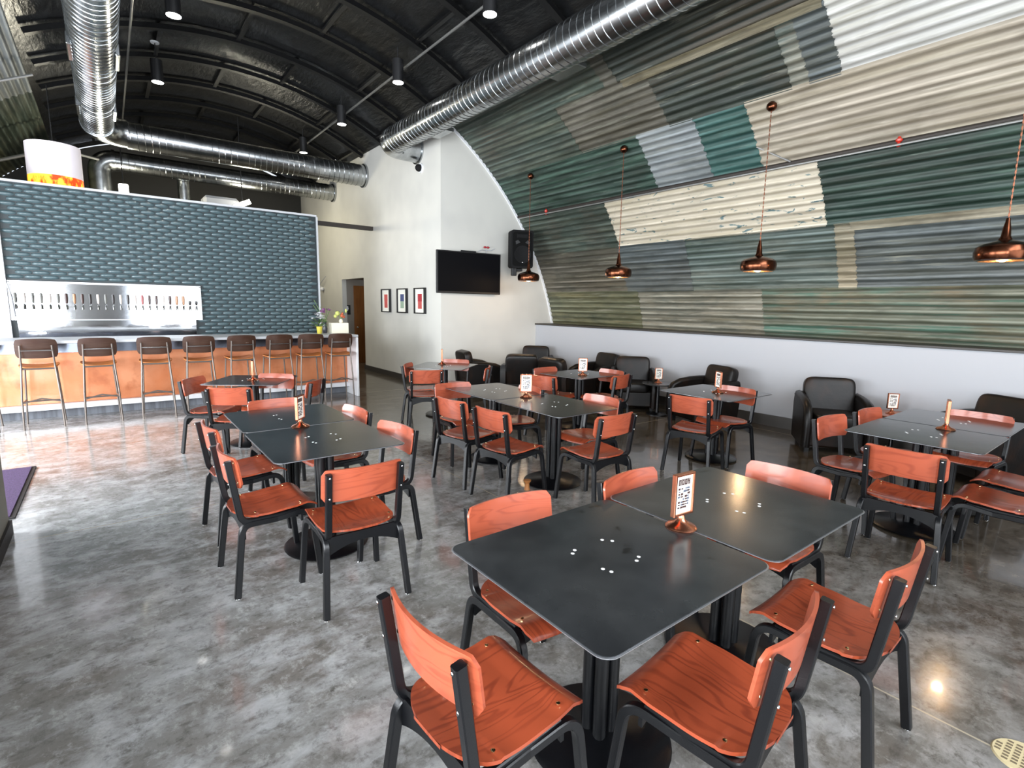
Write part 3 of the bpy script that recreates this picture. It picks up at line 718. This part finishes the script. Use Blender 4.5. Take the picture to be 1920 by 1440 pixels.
# ---------------------------------------------------------------- walls' fittings
t = thing('television', 'black flat television on the white end wall', 'television', (5.66, 8.72, 2.28), rad(-4))
MB().box((0, 0, 0), (1.42, .045, .8), bev=.008).build('bezel', BLACKM, t)
MB().box((0, -.0245, .01), (1.36, .004, .74)).build('screen', TVB, t)
MB().box((.0, .06, 0), (.4, .09, .3), bev=.01).build('wall_bracket', BLACKM, t)
MB().box((-.02, 0, .41), (.34, .03, .03), bev=.01).build('top_bar', BLACKM, t)
t = thing('loudspeaker', 'black loudspeaker on a wall bracket beside the corrugated curve', 'loudspeaker', (6.74, 8.5, 2.42), rad(-22))
def spf(c, d, tap_): return c
cab = MB(); prf = rrect(.46, .74, .05)
cab.extr([(x, -.16, .37+z) for x, z in prf], (0, .24, 0))
cab.build('cabinet', SPK, t)
MB().extr([(x*.86, -.175, .37+z*.9) for x, z in rrect(.46, .74, .06)], (0, .015, 0)).build('baffle', SPK2, t)
MB().lathe([(0, 0), (.12, .004), (.165, .02), (.175, .02), (.175, -.01), (0, -.01)], 28).xf(Matrix.Rotation(rad(90), 4, 'X')).build('woofer', SPK, t, loc=(0, -.18, .26))
MB().box((0, 0, 0), (.24, .03, .09), bev=.012).build('tweeter_horn', SPK, t, loc=(0, -.18, .62))
ports = MB()
for s in (-1, 1): ports.extr([(s*.05, 0, .0), (s*.14, 0, -.045), (s*.15, 0, .02), (s*.1, 0, .045)][::s], (0, .012, 0))
ports.build('port', BLACKM, t, loc=(0, -.19, .495))
MB().ball((0, -.188, .11), .018, 8, 6).build('badge', CHROME, t)
MB().box((-.12, .02, -.07), (.1, .1, .16), bev=.01).box((-.02, .15, -.03), (.16, .3, .05), bev=.01).build('bracket', BLACKM, t)
t = thing('wall_gadget', 'small red-topped gadget with loose wires above the television', 'gadget', (6.12, 8.82, 2.78))
MB().ball((-.045, -.03, .03), .03, 8, 6, (1.3, .6, .7)).ball((.03, -.03, .03), .03, 8, 6, (1.3, .6, .7)).build('red_cap', REDI, t)
MB().tube([(-.2, 0, -.07), (-.12, -.02, -.02), (0, -.02, -.03), (.12, -.02, -.02), (.2, -.02, .02)], .008, 6).tube([(0, -.02, -.03), (0, 0, -.12)], .008, 6).build('wires', LIGHTG, t)
t = thing('dome_camera', 'small round security camera on the white wall below the large duct\'s end', 'camera', (5.1, 9.6, 4.3))
MB().lathe([(0, 0), (.09, 0), (.09, .03), (0, .03)], 18).xf(Matrix.Rotation(rad(-90), 4, 'Y')).build('mount', WHITE, t)
MB().ball((-.06, 0, 0), .07, 14, 10).build('dome', SPK, t)
t = thing('wall_sconce', 'small white fixture on the cream wall right of the teal wall\'s edge', 'wall light', (5.095, 15.7, 2.06))
MB().ball((-.05, 0, 0), .09, 12, 8, (.7, 1, .7)).build('globe', WHITE, t)
MB().tube(fillet([(0, 0, .02), (-.1, .1, .1), (-.06, -.4, .35)], .05), .01, 6).build('arm', LIGHTG, t)
for i, (yc, cols, lb) in enumerate(((11.29, (PINKI, PINKI), 'black framed picture with a pink print, nearest the doorway'), (10.46, (BLUEI, GREENI), 'black framed picture with a blue and pale green print, middle of the three'), (9.65, (REDI, PINKI), 'black framed picture with a deep red print, nearest the television'))):
    t = thing('framed_picture', lb, 'picture', (5.085, yc, 1.73), rad(90), 'three framed pictures on the gallery wall')
    # local: x along the wall, -y would be the wall; picture faces local +y
    f = MB()
    for sgn in (-1, 1): f.box((sgn*.215, .02, 0), (.022, .05, .52)); f.box((0, .02, sgn*.25), (.45, .05, .022))
    f.build('frame', BLACKM, t)
    MB().box((0, .01, 0), (.42, .012, .49)).build('mat_board', PAPER, t)
    MB().box((0, .018, .065), (.17, .006, .15)).build('print_upper', cols[0], t); MB().box((0, .018, -.085), (.16, .006, .15)).build('print_lower', cols[1], t)
t = thing('restroom_sign', 'small square black sign with a white symbol beside the orange wooden door', 'sign', (5.24, 14.19, 1.48))
MB().box((0, 0, 0), (.16, .012, .26), bev=.003).build('plate', BLACKM, t)
MB().lathe([(0, 0), (.03, 0), (.03, .004), (0, .004)], 14).xf(Matrix.Rotation(rad(90), 4, 'X')).build('symbol', WHITE, t, loc=(-.01, -.008, .07))
MB().extr([(-.05, -.01, .045), (.03, -.01, .045), (.0, -.01, -.03), (-.05, -.01, -.02)], (0, -.003, 0)).build('symbol', WHITE, t)
# entrance mat, floor grille, little wooden foot
t = thing('entrance_mat', 'purple entrance mat with a black edge at the left side', 'mat', (-1.9, 6.0, 0))
MB().box((0, .0, .006), (2.46, 1.55, .012)).build('rubber_edge', RUBBER, t)
MB().box((0, .0, .013), (2.40, 1.49, .012)).build('carpet', PURPLE, t)
t = thing('floor_grille', 'round cream floor grille with rows of slots at the lower right corner', 'floor grille', (2.60, .165, .0))
MB().lathe([(0, 0), (.1, 0), (.095, .006), (0, .006)], 32).build('plate', GRILLE, t)
sl_ = MB()
for i in range(-4, 5):
    for j in range(-3, 4):
        if (i*.02)**2+(j*.026)**2 < .0068: sl_.box((i*.02, j*.026, .0065), (.009, .017, .002))
sl_.build('slots', mat('slot_dark', srgb(110, 98, 78), .6), t)
tag(MB().lathe([(.028, 0), (.022, .02), (.02, .06), (.034, .08), (.036, .09), (0, .09)], 16).build('wooden_peg', STUMPW, loc=(2.91, 3.5, 0)), 'small turned wooden peg standing on the floor between the middle chairs', 'wooden peg')

# ---------------------------------------------------------------- dining chairs
def chair_proto():
    t = thing('dining_chair', '', 'chair', group='cherry plywood dining chairs')
    # sitter faces +y
    def hw(y):
        if y < -.07: return .205*math.sqrt(max(0.0, 1-((-.07-y)/.142)**2.6))
        return .205+.006*math.sin((y+.07)/.29*PI) if y < .205 else .205-(y-.205)*.5
    ys = [-.212+.426*(1-math.cos(PI*i/22))/2 if i < 8 else None for i in range(23)]
    def seatf(u, v):
        # finer steps near the rear curve
        y = -.211+.447*(v**1.6)
        w = max(.012, hw(y)) if v > 0 else .07
        x = (2*u-1)*w
        z = .453+.012*(x/.2)**2*(1 if y > -.1 else .6)
        z += -.010*math.exp(-((y+.05)/.09)**2)
        if y > .11: z += .010*math.sin((y-.11)/.1*PI/2) if y < .16 else .0100-(y-.16)**2*5.5
        if y < -.14: z += (-.14-y)*.12
        return (x, y, z)
    seat = MB().grid(seatf, 16, 44, thick=.012, tdir=(0, 0, 1)).build('seat', WOODS, t, ang=60)
    def backf(u, v):
        x = (2*u-1); q = 2*v-1; r = .13
        # rounded corners
        hh = .089; ww = .224; cr = .03
        X = x*ww; ex = max(0, abs(X)-(ww-cr)); k = hh-cr+math.sqrt(max(0, cr*cr-ex*ex)) if ex > 0 else hh
        z = .715+q*k
        y = -.197+.034*(X/.2)**2-.05*(z-.46)/.35
        return (X, y, z)
    back = MB().grid(backf, 24, 8, thick=.011).build('backrest', WOODB, t, ang=50)
    for s in (-1, 1):
        pth = fillet([(s*.196, -.238, .79), (s*.193, -.186, .422), (s*.185, .06, .420), (s*.185, .13, .424)], .065, 6)
        MB().bar(pth, .031, .034, (1, 0, 0)).build('back_post', BLACK, t)
        fl = fillet([(s*.232, .232, .008), (s*.205, .19, .428), (s*.19, .0, .404)], .075, 7)
        MB().bar(fl, .031, .032, (1, 0, 0)).build('leg', BLACK, t, label='front leg curving back into the seat rail')
        rl0 = fillet([(s*.232, -.236, .008), (s*.205, -.186, .414), (s*.19, .004, .404)], .06, 7)
        MB().bar(rl0, .031, .034, (1, 0, 0)).build('leg', BLACK, t, label='rear leg curving forward into the seat rail')
    def apron(y, top, d, w):
        n = 12; p = []
        for i in range(n+1): x = -w+2*w*i/n; p.append((x, y, top-d+.5*d*(1-(x/w)**2)))
        p += [(w, y, top), (-w, y, top)]
        return MB().extr(p, (0, .014, 0))
    apron(-.183, .43, .105, .2).build('rear_apron', BLACK, t)
    apron(.135, .425, .07, .195).build('front_apron', BLACK, t)
    # glides are separate little feet
    for sx_ in (-1, 1):
        for sy_ in (-1, 1): MB().lathe([(.012, 0), (.015, .004), (.011, .010), (0, .010)], 10).build('glide', CHROME, t, loc=(sx_*.232, sy_*.234, 0))
    scr = MB().lathe([(.0068, -.002), (.0068, .0015), (.004, .003), (0, .0032)], 10).mesh('screw'); scr.materials.append(BRASS)
    for sx_, y, z in ((-1, -.11, .4655), (1, -.11, .4655), (-1, .14, .474), (1, .14, .474)):
        o = bpy.data.objects.new('screw', scr); COL.objects.link(o); o.parent = seat; o.location = (sx_*.175, y, z-.0015)
    for sx_ in (-1, 1):
        for z in (.66, .775):
            y = -.197+.034*(.19/.2)**2-.05*(z-.46)/.35
            o = bpy.data.objects.new('screw', scr); COL.objects.link(o); o.parent = back; o.location = (sx_*.19, y+.002, z); o.rotation_euler = (rad(-98), 0, 0)
            o = bpy.data.objects.new('screw', scr); COL.objects.link(o); o.parent = back; o.location = (sx_*.196, y-.046, z); o.rotation_euler = (rad(82), 0, 0); o.material_slots[0].link = 'OBJECT'; o.material_slots[0].material = CHROME; o.scale = (.75, .75, .75)
    return t
ch0 = chair_proto(); used = False
CH = [  # backrest mid (x, y), facing angle in degrees, label
 (.61, 1.17, 3, 'dining chair at the bottom centre, seen from behind left of the foreground table'),
 (1.46, .55, 97, 'dining chair at the bottom edge, front side of the foreground table, post toward us'),
 (2.18, .49, 92, 'dining chair beside the foreground tables, closest to the round floor grille'),
 (1.36, 1.77, 267, 'dining chair across the foreground table, seat showing under the table\'s left edge'),
 (2.08, 1.69, 273, 'dining chair across the foreground tables, just left of the copper sign'),
 (2.88, 1.23, 181, 'dining chair right of the foreground tables, its back washed pale by glare'),
 (1.02, 2.57, 89, 'dining chair seen squarely from behind at the near end of the left table'),
 (.46, 3.29, 2, 'left-side chair of the left table, the one nearer us with its whole seat in view'),
 (.48, 4.06, 4, 'left-side chair of the left table, the farther one tucked behind another'),
 (1.59, 3.37, 188, 'right-side chair of the left table, nearer us and overlapping the table corner'),
 (1.58, 4.11, 184, 'right-side chair of the left table, farther one standing alone against bare floor'),
 (1.11, 4.86, 271, 'chair at the far end of the left table, partly behind its sign'),
 (.89, 5.74, 58, 'chair seen from behind at the small far left table, facing the bar'),
 (.68, 6.69, 324, 'leftmost chair of the small far left table, its back in dark shade'),
 (1.79, 5.86, 142, 'right chair of the small far left table, nearly edge-on'),
 (1.56, 6.61, 228, 'chair at the small far left table on the side of the bar stools'),
 (3.25, 6.02, 66, 'chair seen from behind at the pale far table by the gallery wall'),
 (3.38, 6.86, 318, 'dark-backed chair at the left of the pale far table by the gallery wall'),
 (4.33, 7.04, 222, 'chair behind the pale far table by the gallery wall, before an armchair'),
 (4.20, 5.95, 138, 'nearly edge-on chair at the right of the pale far table, before the black armchairs'),
 (2.41, 4.04, 8, 'left-side chair of the centre table, farther of the two seen from behind'),
 (2.45, 3.45, 6, 'left-side chair of the centre table, nearer of the two seen from behind'),
 (3.19, 2.72, 89, 'chair at the near end of the centre table, seen from behind right of the column'),
 (3.76, 3.40, 182, 'right-side chair of the centre table, nearer one with a glossy highlight'),
 (3.57, 4.25, 172, 'right-side chair of the centre table, farther one beside the white card sign'),
 (2.96, 4.90, 266, 'chair at the far end of the centre table, behind its left corner'),
 (4.22, 4.85, 12, 'chair left of the small back table, its post like a dark slot'),
 (5.51, 4.82, 180, 'chair on the right of the small back table'),
 (5.18, 4.36, 100, 'dark red chair on the near side of the small back table, seen from behind'),
 (4.85, 5.51, 272, 'chair on the far side of the small back table, before the black armchairs'),
 (4.47, 2.91, 13, 'chair seen from behind at the square table by the knee wall'),
 (5.52, 2.98, 175, 'chair facing us across the square table by the knee wall'),
 (3.89, .99, 4, 'chair seen squarely from behind at the left end of the right table'),
 (4.65, 1.72, 264, 'chair across the right table, leftmost with long bare posts'),
 (5.30, 1.66, 266, 'chair across the right table, second from its left end'),
 (5.98, 1.01, 177, 'chair at the far right end of the right table, behind its copper sign'),
 (4.53, .38, 90, 'chair at the right edge, front seat corner pointing at the right table'),
 (5.13, .38, 90, 'chair cut by the right edge, the farther of the two seats there'),
]
for bx, by, fa, lb in CH:
    c, s = math.cos(rad(fa)), math.sin(rad(fa))
    place(ch0, used, (bx+.225*c, by+.225*s, 0), rad(fa-90), lb); used = True

# ---------------------------------------------------------------- tables
GLIDE = MB().lathe([(.014, 0), (.016, .004), (.01, .012), (0, .012)], 10).mesh('glide'); GLIDE.materials.append(CHROME)
BOLT = MB().lathe([(.0072, 0), (.0072, .0015), (0, .0028)], 10).mesh('bolt'); BOLT.materials.append(mat('bright_nickel', srgb(236, 236, 236), .4, metal=.15))
def table_proto(name, w, d, label='', group=None):
    t = thing(name, label, 'table', group=group)
    MB().prism(rrect(w, d, .045, 6), .742, .75).build('tabletop', STEEL, t)
    MB().sweep([(x, y, .746) for x, y in rrect(w+.003, d+.003, .045, 6)], [(-.0010, -.0036), (.0010, -.0036), (.0010, .0036), (-.0010, .0036)], closed=True, side=(0, 0, 1)).build('edge', EDGE, t)
    col = MB()
    for x, y in ((-.03, -.03), (.03, -.03), (.03, .03), (-.03, .03)): col.tube([(x, y, .02), (x, y, .735)], .026, 12)
    col.build('column', BLACK, t)
    MB().box((0, 0, .735), (.42, .42, .012), bev=.003).build('mounting_plate', BLACK, t)
    MB().lathe([(.27, .008), (.275, .016), (.26, .026), (.08, .038), (.06, .05), (0, .05)], 40).build('base', BLACK, t)
    for k in range(4):
        o = bpy.data.objects.new('glide', GLIDE); COL.objects.link(o); o.parent = t; o.location = (.235*math.cos(k*PI/2+.7), .235*math.sin(k*PI/2+.7), 0)
    for i, (x, y) in enumerate(((-.09, .085), (-.065, .1), (.085, .1), (.11, .07), (.09, -.075), (.06, -.09), (-.085, -.06), (-.075, -.09))):
        o = bpy.data.objects.new('bolt', BOLT); COL.objects.link(o); o.parent = t; o.location = (x, y, .7495)
    return t
TB = [
 (1.385, 1.20, .872, .79, 0, 'steel-topped table in the foreground, its marks and left corner nearest us'),
 (2.275, 1.205, .858, .81, 0, 'steel-topped table joined to the right of the foreground table, behind the copper sign'),
 (1.085, 3.46, .80, .85, 0, 'near half of the steel-topped table pair on the left'),
 (1.085, 4.31, .80, .80, 0, 'far half of the steel-topped table pair on the left'),
 (3.25, 3.53, .74, .92, 0, 'near half of the centre table pair, right corner toward us'),
 (3.25, 4.48, .74, .92, 0, 'far half of the centre table pair, left of the white card sign'),
 (4.84, 1.12, .80, .82, 0, 'left half of the table pair at the right edge'),
 (5.66, 1.12, .80, .80, 0, 'right half of the table pair at the right edge'),
 (5.28, 3.12, .88, .86, 0, 'single square table by the knee wall with two chairs'),
 (5.08, 5.03, .84, .76, 4, 'small square table at the back between the centre table and black armchairs'),
 (3.95, 6.78, .84, .84, 40, 'pale reflecting square table by the gallery wall, turned cornerwise'),
 (1.28, 6.60, .80, .80, -33, 'small square table at the far left before the bar, turned cornerwise'),
]
protos = {}
for x, y, w, d, rz, lb in TB:
    t = table_proto('dining_table', w, d, lb, 'steel-topped dining tables'); t.location = (x, y, 0); t.rotation_euler = (0, 0, rad(rz))

# ---------------------------------------------------------------- table signs
def sign_proto():
    t = thing('table_sign', '', 'table sign', group='copper table signs')
    MB().lathe([(.062, 0), (.064, .004), (.056, .012), (.03, .022), (.014, .04), (.011, .056), (0, .056)], 28).build('base', COPPER, t)
    f = MB(); W_, H_, z0 = .12, .18, .055
    for s in (-1, 1): f.box((s*(W_/2-.005), 0, z0+H_/2), (.01, .022, H_), bev=.002)
    f.box((0, 0, z0+.005), (W_, .022, .01), bev=.002).box((0, 0, z0+H_-.005), (W_, .022, .01), bev=.002)
    f.build('frame', COPPER, t)
    card = MB().box((0, 0, z0+H_/2), (W_-.018, .006, H_-.018)).build('card', PAPER, t)
    k1 = MB(); k2 = MB(); rnd = random.Random(3)
    for sd in (-1, 1):
        y = sd*.0036
        for i in range(4):  # heading in heavy capitals
            x = -.027+i*.018
            k1.box((x-.0045, y, z0+.143), (.006, .001, .026)).box((x+.0045, y, z0+.143), (.006, .001, .026)).box((x, y, z0+(.152 if i != 3 else .145)), (.008, .001, .004))
            if i in (1, 2): k1.box((x, y, z0+.134), (.008, .001, .004))
        for r in range(8):
            for c in range(5):
                if rnd.random() < .75:
                    (k1 if rnd.random() < .6 else k2).box((-.028+c*.014+rnd.uniform(-.003, .003), y, z0+.115-r*.0115), (rnd.uniform(.008, .015), .001, rnd.uniform(.005, .010)))
    k1.build('heading', INK, card); k2.build('print', INK2, card)
    return t
sg = sign_proto(); used = False
for x, y, z, rz, lb in [
 (1.83, 1.19, .75, -5, 'copper table sign standing on the seam of the foreground tables'),
 (1.06, 3.89, .75, 51, 'copper table sign on the seam of the left table pair'),
 (3.26, 3.97, .75, -33, 'copper table sign facing us on the centre table pair, bright white card'),
 (5.17, 1.07, .75, 16, 'copper table sign seen edge-on at the right table pair'),
 (5.26, 3.08, .75, 58, 'copper table sign turned aside on the square table by the knee wall'),
 (5.0, 4.90, .75, -38, 'copper table sign facing us on the small back table'),
 (4.02, 6.95, .75, 62, 'faint copper table sign on the pale table by the gallery wall'),
 (1.28, 6.55, .75, 77, 'copper table sign seen edge-on at the small far left table'),
 (6.80, 5.0, .50, -38, 'table sign on the low dark side table beside the small back table'),
 (7.12, 1.98, .50, -45, 'dark framed table sign on the low copper table between the two right armchairs')]:
    place(sg, used, (x, y, z), rad(rz), lb); used = True

# ---------------------------------------------------------------- armchairs and side tables
def puff(mb, c, d, b, sq=2.5, n=8):
    """soft rounded box"""
    hx, hy, hz = d[0]/2, d[1]/2, d[2]/2; t = MB()
    def sg_(v, p): return math.copysign(abs(v)**p, v)
    nu, nv = 28, 16; vs = []
    e = b
    for i in range(nv+1):
        ph = -PI/2+PI*i/nv
        for j in range(nu):
            th = 2*PI*j/nu
            vs.append((c[0]+hx*sg_(math.cos(ph), e)*sg_(math.cos(th), e), c[1]+hy*sg_(math.cos(ph), e)*sg_(math.sin(th), e), c[2]+hz*sg_(math.sin(ph), e)))
    fs = [(i*nu+j, i*nu+(j+1) % nu, (i+1)*nu+(j+1) % nu, (i+1)*nu+j) for i in range(nv) for j in range(nu)]
    return mb.add(vs, fs)
def armchair_proto():
    t = thing('armchair', '', 'armchair', group='dark leather armchairs')
    # sitter faces +y; width .78, depth .8
    puff(MB(), (0, .05, .38), (.54, .60, .17), .3).build('seat_cushion', LEATHER, t, ang=80)
    def bk(u, v):
        x = 2*u-1; z = .2+.64*v
        return (x*(.30+.02*v), -.30-.10*v-.03*(1-x*x)*0, z)
    b = MB(); puff(b, (0, 0, 0), (.62, .17, .62), .28)
    b.xf(Matrix.Translation((0, -.31, .53)) @ Matrix.Rotation(rad(12), 4, 'X')); b.build('backrest', LEATHER, t, ang=80)
    for s in (-1, 1):
        # side panel whose top edge sweeps down to the front
        pts = [(-.36, .07), (.34, .07), (.36, .30), (.35, .44), (.30, .52), (.18, .565), (0, .59), (-.2, .60), (-.38, .60), (-.41, .5)]
        m = MB().extr([(s*.30, y, z) for y, z in pts], (s*.10, 0, 0)); m.build('arm', LEATHER, t, ang=50)
        rl_ = MB().sweep([(s*.35, y, z) for y, z in pts[1:9]], [(.055*math.cos(a*PI/4), .055*math.sin(a*PI/4)) for a in range(8)], side=(1, 0, 0)); rl_.build('arm_pad', LEATHER, t, ang=80)
    MB().box((0, -.02, .2), (.62, .66, .26), bev=.02).build('body', LEATHER, t)
    for sx_ in (-1, 1):
        for sy_ in (-1, 1): MB().box((sx_*.32, sy_*.30-.02, .035), (.05, .05, .07)).build('leg', BLACKM, t)
    return t
ac = armchair_proto(); used = False
for x, y, fa, lb in [
 (6.86, 2.5, 213, 'dark leather armchair against the knee wall right of centre, shown whole and facing us'),
 (6.86, 1.15, 152, 'dark leather armchair at the right edge against the knee wall'),
 (6.86, 5.55, 222, 'dark leather armchair facing us behind the low table with a card, by the knee wall'),
 (6.84, 4.25, 160, 'dark leather armchair turned sideways behind the square table by the knee wall'),
 (6.88, 8.15, 222, 'dark leather armchair in the corner where the knee wall meets the end wall'),
 (5.82, 7.22, 50, 'dark leather armchair with its broad back toward us, before the corner'),
 (5.44, 8.0, -12, 'dark leather armchair seen from its side, right of the pale far table'),
 (5.98, 6.25, 2, 'dark leather armchair whose side shows under the small back table'),
 (6.9, 6.48, 172, 'dark leather armchair turned aside against the knee wall, left of the facing one')]:
    place(ac, used, (x, y, 0), rad(fa-90), lb).scale = (.92, .92, 1); used = True
def side_table(label, loc, top):
    t = thing('side_table', label, 'side table', loc, group='low round side tables')
    MB().lathe([(0, .48), (.25, .48), (.255, .49), (.25, .50), (0, .50)], 32).build('tabletop', top, t)
    MB().lathe([(.17, 0), (.17, .012), (.03, .03), (.022, .06), (.022, .48), (0, .48)], 24).build('pedestal', BLACK, t)
side_table('low round dark side table between armchairs behind the small back table', (6.78, 4.98, 0), STEEL)
side_table('low round copper side table between the two right armchairs', (7.12, 1.95, 0), COPPER)
